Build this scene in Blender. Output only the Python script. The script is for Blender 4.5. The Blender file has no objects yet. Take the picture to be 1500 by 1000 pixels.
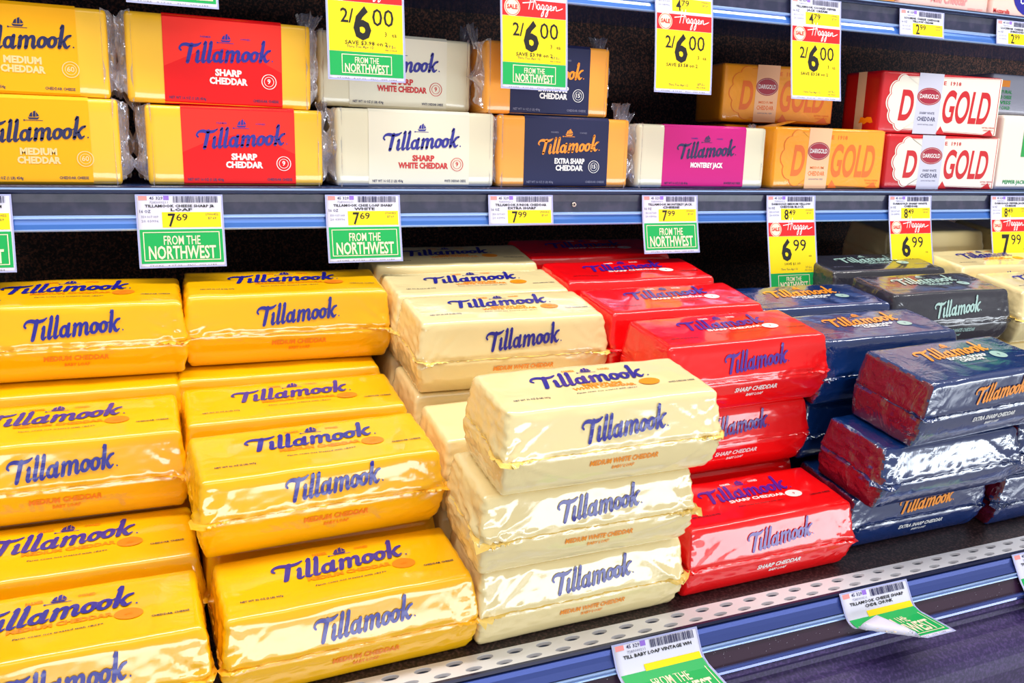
import bpy, math, random
import numpy as np
from mathutils import Vector, Matrix, noise
random.seed(7)
S = bpy.context.scene
COL = S.collection
CM = 0.01
EYE = 1.5          # camera height above the floor (m)

# ------------------------------------------------------------------ camera
R = [[0.91878527, -0.06344386, 0.3896261], [-0.39401171, -0.20803334, 0.89525242], [0.02425696, -0.97606199, -0.21613559]]
cam = bpy.data.cameras.new('camera'); cam.sensor_width = 36; cam.lens = 1287.92 / 1500 * 36
cam.clip_start = 0.01
camo = bpy.data.objects.new('camera', cam); COL.objects.link(camo)
m = Matrix(((R[0][0], -R[0][1], -R[0][2], 0), (R[1][0], -R[1][1], -R[1][2], 0), (R[2][0], -R[2][1], -R[2][2], EYE), (0, 0, 0, 1)))
camo.matrix_world = m
S.camera = camo

# ------------------------------------------------------------------ world, lights, exposure
S.view_settings.view_transform = 'Standard'; S.view_settings.look = 'None'
S.view_settings.gamma = 1; S.view_settings.use_curve_mapping = False
S.view_settings.exposure = 0.0
w = bpy.data.worlds.new('store_ambient'); S.world = w; w.use_nodes = True
w.node_tree.nodes['Background'].inputs[0].default_value = (1.0, 0.96, 0.89, 1)
w.node_tree.nodes['Background'].inputs[1].default_value = 0.33

def area(name, loc, target, sx, sy, power, color):
    l = bpy.data.lights.new(name, 'AREA'); l.shape = 'RECTANGLE'; l.size = sx; l.size_y = sy
    l.energy = power; l.color = color
    o = bpy.data.objects.new(name, l); COL.objects.link(o); o.location = loc
    o.rotation_euler = (Vector(target) - Vector(loc)).to_track_quat('-Z', 'Y').to_euler()
    return o
# cooler canopy lamp high in front of the shelves, aisle ceiling lamps, added low area light behind the camera for white highlights on loaf fronts
area('canopy_lamp', (0.4, 0.45, EYE + 0.98), (0.45, 0.85, EYE - 0.1), 3.2, 0.12, 31, (1.0, 0.97, 0.92))
area('aisle_ceiling_lamp', (0.3, -1.1, EYE + 1.6), (0.5, 0.7, EYE - 0.2), 3.0, 0.7, 11, (1.0, 0.97, 0.93))
area('added_highlight_panel', (2.4, -3.2, EYE - 1.0), (1.2, 0.6, EYE - 0.6), 7.0, 0.8, 135, (0.86, 0.93, 1.0))

# ------------------------------------------------------------------ materials
def s2l(c):
    return tuple((x / 12.92 if x <= .04045 else ((x + .055) / 1.055) ** 2.4) for x in c)
def rgb(r, g, b): return s2l((r / 255, g / 255, b / 255)) + (1,)
MAT = {}
def mat(name, color, rough=.5, coat=0., metal=0., bump=None, spec=.5, coat_rough=.06, trans=0., alpha=1., speck=None, cior=1.5):
    if name in MAT: return MAT[name]
    m = bpy.data.materials.new(name); m.use_nodes = True; N = m.node_tree.nodes; L = m.node_tree.links
    b = N['Principled BSDF']; b.inputs['Base Color'].default_value = color; b.inputs['Roughness'].default_value = rough
    b.inputs['Metallic'].default_value = metal; b.inputs['Coat Weight'].default_value = coat
    b.inputs['Coat Roughness'].default_value = coat_rough; b.inputs['Specular IOR Level'].default_value = spec
    b.inputs['Alpha'].default_value = alpha; b.inputs['Transmission Weight'].default_value = trans
    b.inputs['Coat IOR'].default_value = cior
    if speck:                      # fine two tone grain
        tc = N.new('ShaderNodeTexCoord'); n = N.new('ShaderNodeTexNoise'); n.inputs['Scale'].default_value = speck[1]
        n.inputs['Detail'].default_value = 3; r = N.new('ShaderNodeValToRGB')
        r.color_ramp.elements[0].position = speck[2]; r.color_ramp.elements[1].position = speck[3]
        r.color_ramp.elements[0].color = color; r.color_ramp.elements[1].color = speck[0]
        L.new(tc.outputs['Object'], n.inputs['Vector']); L.new(n.outputs[0], r.inputs[0]); L.new(r.outputs[0], b.inputs['Base Color'])
    if bump:                       # (scale, strength, stretch x, stretch z, end strength)
        tc = N.new('ShaderNodeTexCoord'); mp = N.new('ShaderNodeMapping'); mp.inputs['Scale'].default_value = (bump[2], 1, bump[3])
        n = N.new('ShaderNodeTexNoise'); n.inputs['Scale'].default_value = bump[0]; n.inputs['Detail'].default_value = 4
        n.inputs['Roughness'].default_value = .55; n.inputs['Distortion'].default_value = .6
        bp = N.new('ShaderNodeBump'); bp.inputs['Distance'].default_value = .004; bp.inputs['Strength'].default_value = bump[1]
        L.new(tc.outputs['Object'], mp.inputs[0]); L.new(mp.outputs[0], n.inputs['Vector']); L.new(n.outputs[0], bp.inputs['Height'])
        if len(bump) > 4:          # film is more crinkled towards the folded ends of a loaf
            g = N.new('ShaderNodeSeparateXYZ'); L.new(tc.outputs['Generated'], g.inputs[0])
            a = N.new('ShaderNodeMath'); a.operation = 'SUBTRACT'; a.inputs[1].default_value = .5; L.new(g.outputs[0], a.inputs[0])
            c = N.new('ShaderNodeMath'); c.operation = 'ABSOLUTE'; L.new(a.outputs[0], c.inputs[0])
            r = N.new('ShaderNodeMapRange'); r.inputs[1].default_value = .30; r.inputs[2].default_value = .5
            r.inputs[3].default_value = bump[1]; r.inputs[4].default_value = bump[4]; L.new(c.outputs[0], r.inputs[0]); L.new(r.outputs[0], bp.inputs['Strength'])
        L.new(bp.outputs[0], b.inputs['Normal']); L.new(bp.outputs[0], b.inputs['Coat Normal'])
    MAT[name] = m
    return m
mat('yellow_film', rgb(255, 190, 0), .4, coat=1., bump=(30, .022, 1, .6, .35), coat_rough=.10, spec=.2, cior=1.75)
mat('cream_film', rgb(250, 229, 170), .4, coat=1., bump=(30, .035, 1, .6, .4), coat_rough=.10, spec=.2, cior=1.75)
mat('cream_fin', rgb(252, 214, 110), .4, coat=1., bump=(60, .4, 1, 1), coat_rough=.1)
mat('yellow_fin', rgb(255, 182, 8), .4, coat=1., bump=(60, .4, 1, 1), coat_rough=.1)
mat('red_film', rgb(246, 4, 12), .4, coat=1., bump=(30, .03, 1, .6, .35), coat_rough=.09, spec=.2, cior=1.7)
mat('navy_film', rgb(8, 46, 108), .25, coat=1., bump=(42, .14, 1, .7, .8), coat_rough=.10, spec=.6, cior=1.95)
mat('purple_film', rgb(104, 16, 44), .25, coat=1., bump=(42, .30, 1, .7, .9), coat_rough=.08, spec=.6, cior=1.8)
mat('slate_film', rgb(52, 52, 64), .25, coat=1., bump=(42, .08, 1, .7, .6), coat_rough=.08)
for n, c in dict(ink_blue=(30, 28, 150), ink_navy=(22, 22, 84), ink_violet=(70, 20, 150), ink_orange=(255, 152, 20), ink_amber=(240, 140, 10), ink_white=(244, 244, 244),
                 ink_teal=(170, 205, 200), ink_red=(205, 30, 35), ink_black=(20, 18, 24), ink_faint=(238, 140, 10), ink_rust=(250, 136, 20), ink_pale=(255, 214, 150),
                 ink_grey=(120, 120, 150), ink_lilac=(150, 110, 220), ink_pink=(250, 150, 150), ink_green=(0, 150, 75), ink_brown=(170, 80, 10)).items():
    mat(n, rgb(*c), .4, coat=.6, coat_rough=.1)
mat('paper_white', rgb(222, 222, 244), .55); mat('paper_yellow', rgb(255, 224, 0), .5); mat('paper_green', rgb(0, 172, 84), .5)
mat('paper_red', rgb(222, 16, 26), .5); mat('paper_cream', rgb(250, 232, 205), .5); mat('paper_edge', rgb(175, 180, 232), .5)
mat('cheese_yellow', rgb(255, 196, 40), .35, coat=1, bump=(25, .05, 1, 1)); mat('cheese_orange', rgb(255, 170, 60), .35, coat=1, bump=(25, .05, 1, 1))
mat('cheese_white', rgb(232, 224, 196), .35, coat=1, bump=(25, .05, 1, 1)); mat('band_yellow', rgb(255, 180, 0), .5, coat=.25, coat_rough=.15, spec=.25)
mat('band_red', rgb(236, 10, 18), .5, coat=.25, coat_rough=.15, spec=.25); mat('band_white', rgb(236, 230, 210), .4, coat=.8, coat_rough=.12)
mat('band_peak', rgb(252, 48, 38), .5, coat=.25, coat_rough=.15, spec=.25)
mat('band_navy', rgb(34, 38, 78), .5, coat=.25, coat_rough=.15, spec=.25); mat('band_magenta', rgb(205, 22, 128), .5, coat=.25, coat_rough=.15, spec=.25)
mat('wrap_red', rgb(200, 8, 26), .45, coat=.3, bump=(30, .15, 1, 1)); mat('wrap_orange', rgb(255, 164, 24), .35, coat=.7, bump=(30, .25, 1, 1))
mat('wrap_white', rgb(238, 230, 218), .4, coat=.7); mat('wrap_lilac', rgb(205, 205, 226), .4, coat=.7); mat('wrap_peach', rgb(250, 196, 150), .4, coat=.7)
mat('crimson', rgb(165, 10, 50), .4, coat=.7); mat('wrap_grey', rgb(150, 152, 172), .4, coat=.7); mat('wrap_green', rgb(20, 160, 70), .4, coat=.7)
mat('wrap_pink', rgb(250, 205, 190), .4, coat=.7); mat('glyph_orange', rgb(240, 110, 10), .4, coat=.7)
mat('shelf_metal', rgb(58, 92, 170), .26, metal=.55, coat=.5); mat('shelf_dark', rgb(20, 28, 70), .3, metal=.3, coat=.6)
mat('rail_blue', rgb(66, 118, 205), .22, metal=.25, coat=1); mat('rail_grey', rgb(38, 42, 70), .4, coat=.4, speck=(rgb(58, 56, 84), 60, .45, .62))
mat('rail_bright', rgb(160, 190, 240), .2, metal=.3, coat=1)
mat('strip_metal', rgb(232, 232, 240), .35, metal=.15, coat=.4); mat('slot_dark', rgb(84, 96, 128), .4)
mat('bumper_dark', rgb(40, 26, 78), .6, coat=.15, coat_rough=.4, speck=(rgb(74, 54, 112), 380, .45, .7))
mat('groove_dark', rgb(50, 24, 50), .35, coat=.8, coat_rough=.2); mat('bumper_blue', rgb(62, 82, 160), .25, metal=.4, coat=1); mat('dust', rgb(210, 205, 220), .8)
mat('back_panel', rgb(24, 14, 18), .7, speck=(rgb(128, 78, 58), 420, .46, .68)); mat('deck_metal', rgb(34, 24, 30), .5, speck=(rgb(88, 64, 66), 420, .46, .68))
mat('floor_tile', rgb(205, 200, 190), .2, coat=.5); mat('rivet', rgb(190, 180, 170), .3, metal=.8)
# clear crinkled wrap: see-through sheet with sharp glints
def clear_film():
    m = bpy.data.materials.new('clear_film'); m.use_nodes = True; N = m.node_tree.nodes; L = m.node_tree.links
    N.remove(N['Principled BSDF']); out = N['Material Output']
    t = N.new('ShaderNodeBsdfTransparent'); t.inputs[0].default_value = (.93, .93, .96, 1)
    g = N.new('ShaderNodeBsdfGlossy'); g.inputs['Roughness'].default_value = .12; g.inputs[0].default_value = (.9, .9, 1, 1)
    d = N.new('ShaderNodeBsdfDiffuse'); d.inputs[0].default_value = (.75, .72, .8, 1)
    lw = N.new('ShaderNodeLayerWeight'); lw.inputs[0].default_value = .45
    m1 = N.new('ShaderNodeMixShader'); m1.inputs[0].default_value = .45; L.new(g.outputs[0], m1.inputs[1]); L.new(d.outputs[0], m1.inputs[2])
    mr = N.new('ShaderNodeMapRange'); mr.inputs[3].default_value = .3; mr.inputs[4].default_value = .95; L.new(lw.outputs['Facing'], mr.inputs[0])
    m2 = N.new('ShaderNodeMixShader'); L.new(mr.outputs[0], m2.inputs[0]); L.new(t.outputs[0], m2.inputs[1]); L.new(m1.outputs[0], m2.inputs[2])
    n = N.new('ShaderNodeTexNoise'); n.inputs['Scale'].default_value = 90; tc = N.new('ShaderNodeTexCoord'); L.new(tc.outputs['Object'], n.inputs['Vector'])
    b = N.new('ShaderNodeBump'); b.inputs['Distance'].default_value = .004; b.inputs['Strength'].default_value = .5; L.new(n.outputs[0], b.inputs['Height'])
    for q in (g, d, lw): L.new(b.outputs[0], q.inputs['Normal'])
    L.new(m2.outputs[0], out.inputs[0]); MAT['clear_film'] = m
clear_film()

# ------------------------------------------------------------------ object helpers
def W3(x, y, z): return Vector((x * CM, y * CM, EYE + z * CM))      # cm relative to the lens height -> metres
def mesh_obj(name, verts, faces, material, parent=None, smooth=False):
    me = bpy.data.meshes.new(name); me.from_pydata([tuple(v) for v in verts], [], faces)
    me.materials.append(MAT[material])
    if smooth: me.polygons.foreach_set('use_smooth', [True] * len(me.polygons))
    me.update()
    o = bpy.data.objects.new(name, me); COL.objects.link(o); o.parent = parent
    return o
def tag(o, label=None, cat=None, group=None, kind=None):
    if label: o['label'] = label
    if cat: o['category'] = cat
    if group: o['group'] = group
    if kind: o['kind'] = kind
    return o
def empty(name, loc):
    o = bpy.data.objects.new(name, None); COL.objects.link(o); o.location = loc; o.empty_display_size = .02
    return o
def box(x0, x1, y0, y1, z0, z1):
    v = [(x, y, z) for x in (x0, x1) for y in (y0, y1) for z in (z0, z1)]
    f = [(0, 1, 3, 2), (4, 6, 7, 5), (0, 4, 5, 1), (2, 3, 7, 6), (0, 2, 6, 4), (1, 5, 7, 3)]
    return v, f
def extrude_profile(name, prof, x0, x1, material, parent=None, smooth=False, nx=1, closed=True):
    v = []; f = []; n = len(prof)
    for i in range(nx + 1):
        x = x0 + (x1 - x0) * i / nx
        v += [(x * CM, y * CM, z * CM) for y, z in prof]
    for i in range(nx):
        for j in range(n if closed else n - 1):
            a = i * n + j; b = i * n + (j + 1) % n
            f.append((a, b, b + n, a + n))
    if closed: f += [tuple(range(n))[::-1], tuple(nx * n + k for k in range(n))]
    return mesh_obj(name, v, f, material, parent, smooth)

# ------------------------------------------------------------------ flat print layouts (2D, cm)
_txt = {}
def text_mesh(s, bold=0.0, res=2):
    k = (s, bold, res)
    if k in _txt: return _txt[k]
    c = bpy.data.curves.new('t', 'FONT'); c.body = s; c.size = 1; c.offset = bold; c.resolution_u = res; c.fill_mode = 'FRONT'
    o = bpy.data.objects.new('t', c); COL.objects.link(o)
    bpy.context.view_layer.update()
    ev = o.evaluated_get(bpy.context.evaluated_depsgraph_get()); me = ev.to_mesh()
    v = np.array([(p.co.x, p.co.y) for p in me.vertices]); f = [tuple(p.vertices) for p in me.polygons]
    ev.to_mesh_clear(); bpy.data.objects.remove(o); bpy.data.curves.remove(c)
    if len(v) == 0: v = np.zeros((1, 2))
    v = v - np.array([v[:, 0].min(), 0]); _txt[k] = (v, f)
    return _txt[k]
CAP = text_mesh('H')[0][:, 1].max()
def catmull(p, n=5):
    p = [np.array(q, float) for q in p]
    if len(p) < 3: return [p[0] + (p[1] - p[0]) * t / 2 for t in range(3)]
    P = [2 * p[0] - p[1]] + p + [2 * p[-1] - p[-2]]; out = []
    for i in range(1, len(P) - 2):
        for k in range(n):
            t = k / n; a, b, c, d = P[i - 1], P[i], P[i + 1], P[i + 2]
            out.append(.5 * (2 * b + (c - a) * t + (2 * a - 5 * b + 4 * c - d) * t * t + (-a + 3 * b - 3 * c + d) * t ** 3))
    out.append(P[-2]); return out
def ribbon(pts, n=5, cap=True):
    """variable width stroke -> verts, faces"""
    q = catmull(pts, n); v = []; f = []
    for i, a in enumerate(q):
        d = (q[min(i + 1, len(q) - 1)] - q[max(i - 1, 0)])[:2]; d = d / (np.linalg.norm(d) + 1e-9); nrm = np.array([-d[1], d[0]])
        v += [a[:2] + nrm * a[2] / 2, a[:2] - nrm * a[2] / 2]
        if i: k = 2 * i; f.append((k - 2, k - 1, k + 1, k))
    if cap:
        for a in (q[0], q[-1]):
            b = len(v); v += [a[:2] + a[2] / 2 * np.array([math.cos(t * math.pi / 4), math.sin(t * math.pi / 4)]) for t in range(8)]; f.append(tuple(range(b, b + 8)))
    return v, f
def ring(cx, cy, rx, ry, wd, n=16):
    v = []; f = []
    for i in range(n):
        t = 2 * math.pi * i / n; k = wd * (.72 + .28 * abs(math.cos(t)))
        c, s = math.cos(t), math.sin(t)
        v += [np.array([cx + (rx + k / 2) * c, cy + (ry + k / 2) * s]), np.array([cx + (rx - k / 2) * c, cy + (ry - k / 2) * s])]
        a = 2 * i; b = 2 * ((i + 1) % n); f.append((a, b, b + 1, a + 1))
    return v, f
def join(parts):
    V = []; F = []
    for v, f in parts:
        b = len(V); V += [tuple(p) for p in v]; F += [tuple(i + b for i in q) for q in f]
    return np.array(V), F
def script_logo():
    ribbon_ = ribbon; ring_ = ring
    def rb(p): return ribbon_([(x, y, w * 1.14) for x, y, w in p])
    def rg(*a): return ring_(*a[:4], a[4] * 1.14)
    P = [rb([(-.42, 1.02, .12), (-.58, 1.2, .16), (-.45, 1.44, .2), (-.1, 1.5, .24), (.4, 1.4, .25), (.9, 1.44, .22), (1.2, 1.6, .12)]),
         rb([(.40, 1.45, .32), (.38, .8, .31), (.34, .1, .29)]),
         rb([(.96, .84, .1), (1.1, .97, .2), (1.12, .5, .28), (1.12, .22, .27), (1.24, .06, .2), (1.42, .2, .1)]),
         rb([(1.48, 1.5, .1), (1.62, 1.66, .22), (1.64, 1., .28), (1.64, .25, .27), (1.77, .06, .2), (1.93, .2, .1)]),
         rb([(1.98, 1.5, .1), (2.12, 1.66, .22), (2.14, 1., .28), (2.14, .25, .27), (2.27, .06, .2), (2.45, .2, .1)]),
         rg(2.86, .47, .27, .37, .25), rb([(3.2, .96, .26), (3.2, .25, .27), (3.32, .06, .2), (3.5, .22, .1)]),
         rb([(3.6, .82, .1), (3.74, .94, .2), (3.76, .5, .28), (3.76, .09, .28)]),
         rb([(3.8, .55, .12), (3.98, .86, .18), (4.17, .88, .24), (4.27, .66, .27), (4.27, .09, .27)]),
         rb([(4.3, .55, .12), (4.48, .86, .18), (4.68, .88, .24), (4.78, .66, .27), (4.78, .25, .27), (4.9, .06, .2), (5.05, .22, .1)]),
         rg(5.45, .47, .27, .36, .26), rg(6.24, .47, .27, .36, .26), rb([(5.66, .82, .1), (5.84, .72, .1), (6.0, .76, .1)]), rb([(6.46, .8, .1), (6.6, .74, .1), (6.74, .8, .1)]),
         rb([(6.72, 1.5, .1), (6.87, 1.72, .22), (6.89, 1.1, .28), (6.89, .09, .28)]),
         rb([(6.92, .45, .14), (7.15, .56, .2), (7.36, .86, .22), (7.62, .96, .16)]), rb([(7.12, .55, .2), (7.28, .22, .25), (7.46, .06, .2), (7.68, .2, .1)])]
    v, f = join(P); v[:, 0] += .24 * v[:, 1]; zc = np.concatenate([np.full(len(p[0]), .0018 * i) for i, p in enumerate(P)] + [np.zeros(6)])
    c = [(8.02 + .07 * math.cos(t * math.pi / 3), .08 + .07 * math.sin(t * math.pi / 3)) for t in range(6)]
    b = len(v); v = np.vstack([v, c]); f.append(tuple(range(b, b + 6)))
    lo, hi = v[:, 0].min(), v[:, 0].max(); v[:, 0] -= (lo + hi) / 2; v /= (hi - lo); v[:, 1] += .065 * v[:, 0]; return np.column_stack([v, zc]), f
def ship():
    P = [([(-1, .35), (-.75, 0), (.7, 0), (1, .45), (.6, .3), (-.6, .28)], [(0, 1, 2, 3, 4, 5)]),
         ([(-.8, .42), (-.2, .42), (-.15, 1.2), (-.5, 1.0)], [(0, 1, 2, 3)]), ([(-.12, .42), (.35, .42), (.4, 1.45), (.0, 1.3)], [(0, 1, 2, 3)]),
         ([(.42, .45), (.95, .6), (.5, 1.25)], [(0, 1, 2)]), ([(-1.5, -.22), (1.5, -.22), (1.5, -.12), (-1.5, -.12)], [(0, 1, 2, 3)]), ([(-1.7, -.3), (-1.45, -.3), (-1.45, -.04), (-1.7, -.04)], [(0, 1, 2, 3)])]
    v, f = join([([np.array(p) for p in a], b) for a, b in P]); return v / 3.2, f
def store_script():
    t = .09
    L = [[(.1, 0), (.3, .6), (.5, 1.25)], [(.6, 0), (.8, .6), (1.05, 1.3)], [(-.7, .5), (.2, .6), (1.0, .72)], [(1.0, .7), (1.1, .35), (1.15, .1)],
         [(1.55, .45), (1.35, .48), (1.22, .2), (1.4, .05), (1.6, .4), (1.6, .08), (1.8, .2)], [(2.1, .45), (1.9, .48), (1.8, .2), (1.98, .08), (2.15, .42), (2.0, -.35), (1.75, -.5), (1.9, -.15), (2.35, .2)],
         [(2.65, .45), (2.45, .48), (2.35, .2), (2.53, .08), (2.7, .42), (2.55, -.35), (2.3, -.5), (2.45, -.15), (2.85, .15)],
         [(2.85, .15), (3.15, .3), (3.05, .48), (2.9, .3), (3.0, .05), (3.25, .15)], [(3.3, .05), (3.4, .42), (3.4, .1), (3.6, .42), (3.75, .35), (3.72, .1), (4.0, .12), (4.6, .3)]]
    v, f = join([ribbon([(x, y, t) for x, y in l], 4, False) for l in L]); v[:, 0] -= (v[:, 0].min() + v[:, 0].max()) / 2; v /= (v[:, 0].max() - v[:, 0].min()); n_ = len(v); return np.column_stack([v, np.linspace(0, .012, n_)]), f
LOGO = script_logo(); SHIP = ship(); STORE = store_script()

class Layout:
    """collects flat shapes; every named item becomes a part mapped onto a surface"""
    def __init__(s): s.items = []
    def add(s, name, material, v, f, layer=1, label=None): s.items.append((name, material, np.array(v, float), f, layer, label))
    def rect(s, name, material, x0, y0, x1, y1, layer=1, step=.8, slant=0):
        nx = max(1, int(abs(x1 - x0) / step)); ny = max(1, int(abs(y1 - y0) / step)); v = []; f = []
        for j in range(ny + 1):
            for i in range(nx + 1):
                yy = y0 + (y1 - y0) * j / ny; v.append((x0 + (x1 - x0) * i / nx + slant * (yy - y0), yy))
        for j in range(ny):
            for i in range(nx): a = j * (nx + 1) + i; f.append((a, a + 1, a + nx + 2, a + nx + 1))
        s.add(name, material, v, f, layer)
    def frame(s, name, material, x0, y0, x1, y1, t, layer=2, step=.5):
        parts = []
        for a in ((x0, y0, x1, y0 + t), (x0, y1 - t, x1, y1), (x0, y0 + t, x0 + t, y1 - t), (x1 - t, y0 + t, x1, y1 - t)):
            l = Layout(); l.rect('', '', *a, step=step); parts.append((l.items[0][2], l.items[0][3]))
        v, f = join(parts); s.add(name, material, v, f, layer)
    def text(s, name, material, txt, cx, y, h, width=None, bold=.02, layer=2, shear=0, align='c', res=2, aspect=1):
        v, f = text_mesh(txt, bold, res); v = v.copy(); k = h / CAP; v = v * k; v[:, 0] *= aspect; wd = v[:, 0].max()
        if width: v[:, 0] *= width / wd; wd = width
        v[:, 0] += shear * v[:, 1]
        v[:, 0] += cx - (wd / 2 if align == 'c' else (wd if align == 'r' else 0)); v[:, 1] += y
        s.add(name, material, v, f, layer)
    def shape(s, name, material, vf, cx, cy, size, layer=2, sy=1):
        v, f = vf; v = v.copy(); v[:, :2] = v[:, :2] * size; v[:, 1] *= sy; v[:, 0] += cx; v[:, 1] += cy; s.add(name, material, v, f, layer)
    def disc(s, name, material, cx, cy, rx, ry=None, layer=2, n=24):
        ry = ry or rx; s.add(name, material, [(cx + rx * math.cos(2 * math.pi * i / n), cy + ry * math.sin(2 * math.pi * i / n)) for i in range(n)], [tuple(range(n))], layer)
    def circle(s, name, material, cx, cy, r, t, layer=3, n=24, ry=None):
        v, f = ring(cx, cy, r, ry or r, t, n); s.add(name, material, v, f, layer)
    def place(s, mapf, parent, eps=.02):
        for name, material, v, f, layer, label in s.items:
            ex = v[:, 2] if v.shape[1] > 2 else 0.; vv = mapf(v[:, :2], eps * layer + ex); o = mesh_obj(name, vv * CM, f, material, parent)
            if label: o['label'] = label
def barcode(L, name, x0, y0, x1, y1, seed=1, mat_='ink_navy', layer=2):
    rnd = random.Random(seed); x = x0; P = []
    while x < x1:
        wd = rnd.choice((.03, .05, .08)); P.append(([(x, y0), (min(x + wd, x1), y0), (min(x + wd, x1), y1), (x, y1)], [(0, 1, 2, 3)])); x += wd + rnd.choice((.03, .05, .07))
    v, f = join([([np.array(p) for p in a], b) for a, b in P]); L.add(name, mat_, v, f, layer)

# ------------------------------------------------------------------ the shelving
TILT = 0.17464
Z0 = -38.22
def deck(x, s, n):       # point on the tilted bottom deck, cm
    return (x, 54 + s * math.cos(TILT) - n * math.sin(TILT), Z0 + s * math.sin(TILT) + n * math.cos(TILT))
XL, XR = -70, 210
o = mesh_obj('floor', *(lambda v, f: ([(a * CM, b * CM, c * CM) for a, b, c in v], f))(*box(-400, 500, -500, 140, -4, 0)), 'floor_tile'); tag(o, kind='structure')
o = mesh_obj('wall_back', *(lambda v, f: ([(a * CM, b * CM, c * CM) for a, b, c in v], f))(*box(XL, XR, 112, 116, 0, 235)), 'back_panel'); tag(o, kind='structure')

# bottom deck
dk = empty('display_deck', (0, .54, EYE + Z0 * CM)); tag(dk, 'dark sloping bottom deck of the cooler with a perforated front strip and price rail', 'deck')
def rel(prof): return [(y - 54, z - Z0) for y, z in prof]
top = [deck(0, s, 0)[1:] for s in (2.15, 59)]
extrude_profile('deck_pan', rel([top[0], top[1], (top[1][0], top[1][1] - 1.2), (top[0][0], top[0][1] - 1.2)]), XL, XR, 'deck_metal', dk)
# perforated strip, real slots, two staggered rows
def slotted_strip():
    v = []; f = []; cell = 2.47; rows = [(deck(0, 2.15, .05), deck(0, 1.15, .05), 0), (deck(0, 1.15, .05), deck(0, .35, .05), .5)]
    def P(x, t, a, b): return (x * CM, (a[1] + (b[1] - a[1]) * t - 54) * CM, (a[2] + (b[2] - a[2]) * t - Z0) * CM)
    for a, b, off in rows:
        for i in range(int((XR - XL) / cell)):
            x0 = XL + (i + off) * cell; base = len(v); n = 16
            for k in range(n):
                t = 2 * math.pi * k / n; c, s = math.cos(t), math.sin(t); m_ = max(abs(c), abs(s))
                v.append(P(x0 + cell / 2 + cell / 2 * c / m_, .5 + .5 * s / m_, a, b))
            for k in range(n):
                t = 2 * math.pi * k / n; v.append(P(x0 + cell / 2 + .68 * math.cos(t), .5 + .27 * math.sin(t), a, b))
            for k in range(n):
                t = 2 * math.pi * k / n; q = P(x0 + cell / 2 + .6 * math.cos(t), .5 + .22 * math.sin(t), a, b); v.append((q[0], q[1], q[2] - .25 * CM))
            for k in range(n):
                j = (k + 1) % n; f.append((base + k, base + j, base + n + j, base + n + k)); f.append((base + n + k, base + n + j, base + 2 * n + j, base + 2 * n + k))
    return v, f
mesh_obj('perforated_strip', *slotted_strip(), 'strip_metal', dk)
extrude_profile('slot_backing', rel([deck(0, 2.1, -.3)[1:], deck(0, .4, -.3)[1:], deck(0, .4, -.6)[1:], deck(0, 2.1, -.6)[1:]]), XL, XR, 'slot_dark', dk)
f0 = deck(0, .35, .05)[1:]     # front edge of the strip
RA = np.array([f0[0] - .05, f0[1] - .1]); RB = np.array([RA[0] - 1.7, RA[1] - 3.0])   # sloping rail face
rd = (RB - RA) / np.linalg.norm(RB - RA); rn = np.array([rd[1], -rd[0]]);
if rn[0] > 0: rn = -rn
def rp(a, out): q = RA + rd * a + rn * out; return (q[0], q[1])
extrude_profile('rail_lip', rel([f0, (f0[0] - .25, f0[1] - .02), rp(.25, .25), rp(.3, -.2), (f0[0] + .1, f0[1] - .5)]), XL, XR, 'shelf_dark', dk)
extrude_profile('rail_channel', rel([rp(.3, 0.05), rp(.42, .2), rp(.8, .12), rp(1.2, .08), rp(1.75, .16), rp(1.8, -.6), rp(.3, -.6)]), XL, XR, 'bumper_blue', dk)
extrude_profile('rail_ridge', rel([rp(1.8, .0), rp(1.86, .26), rp(1.96, .3), rp(2.02, .12), rp(2.12, .12), rp(2.18, .3), rp(2.28, .26), rp(2.34, 0), rp(2.34, -.6), rp(1.8, -.6)]), XL, XR, 'rail_bright', dk)
extrude_profile('rail_groove', rel([rp(2.34, .02), rp(3.7, -.02), rp(3.7, -.7), rp(2.34, -.7)]), XL, XR, 'groove_dark', dk)
extrude_profile('rail_foot', rel([rp(3.7, .0), rp(3.76, .3), rp(3.95, .34), rp(4.05, .15), rp(4.25, .1), rp(4.3, -.6), rp(3.7, -.6)]), XL, XR, 'bumper_blue', dk)
e = rp(4.3, .0)
bp = [(e[0], e[1]), (e[0] - .2, e[1] - .3), (e[0] + .3, e[1] - .9), (e[0] + .2, e[1] - 1.3)]
for k in range(9):
    t = k / 8 * math.pi * .55; bp.append((e[0] - 1.3 - 2.6 * math.sin(t) + .8, e[1] - 5.1 + 3.2 * math.cos(t)))
bp += [(e[0] - 2.4, e[1] - 20), (e[0] + 3, e[1] - 22), (e[0] + 3, e[1] - 2)]
extrude_profile('front_bumper', rel(bp), XL, XR, 'bumper_dark', dk, smooth=False)
extrude_profile('front_kick_panel', rel([(54, -60), (54, -149), (58, -149), (58, -60)]), XL, XR, 'bumper_dark', dk)
rnd = random.Random(3); P = []
for i in range(150):
    x = rnd.uniform(25, 100); a = rnd.uniform(2.4, 3.6); q = rp(a, .03); r = rnd.uniform(.015, .05)
    P.append(([np.array([x - r, q[0] - 54, q[1] - Z0]), np.array([x + r, q[0] - 54, q[1] - Z0 + r * .3]), np.array([x, q[0] - 54 - .01, q[1] - Z0 + 1.6 * r])], [(0, 1, 2)]))
v, f = join(P); d = mesh_obj('crumb_dust', v * CM, f, 'dust', dk); d['kind'] = 'stuff'

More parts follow.
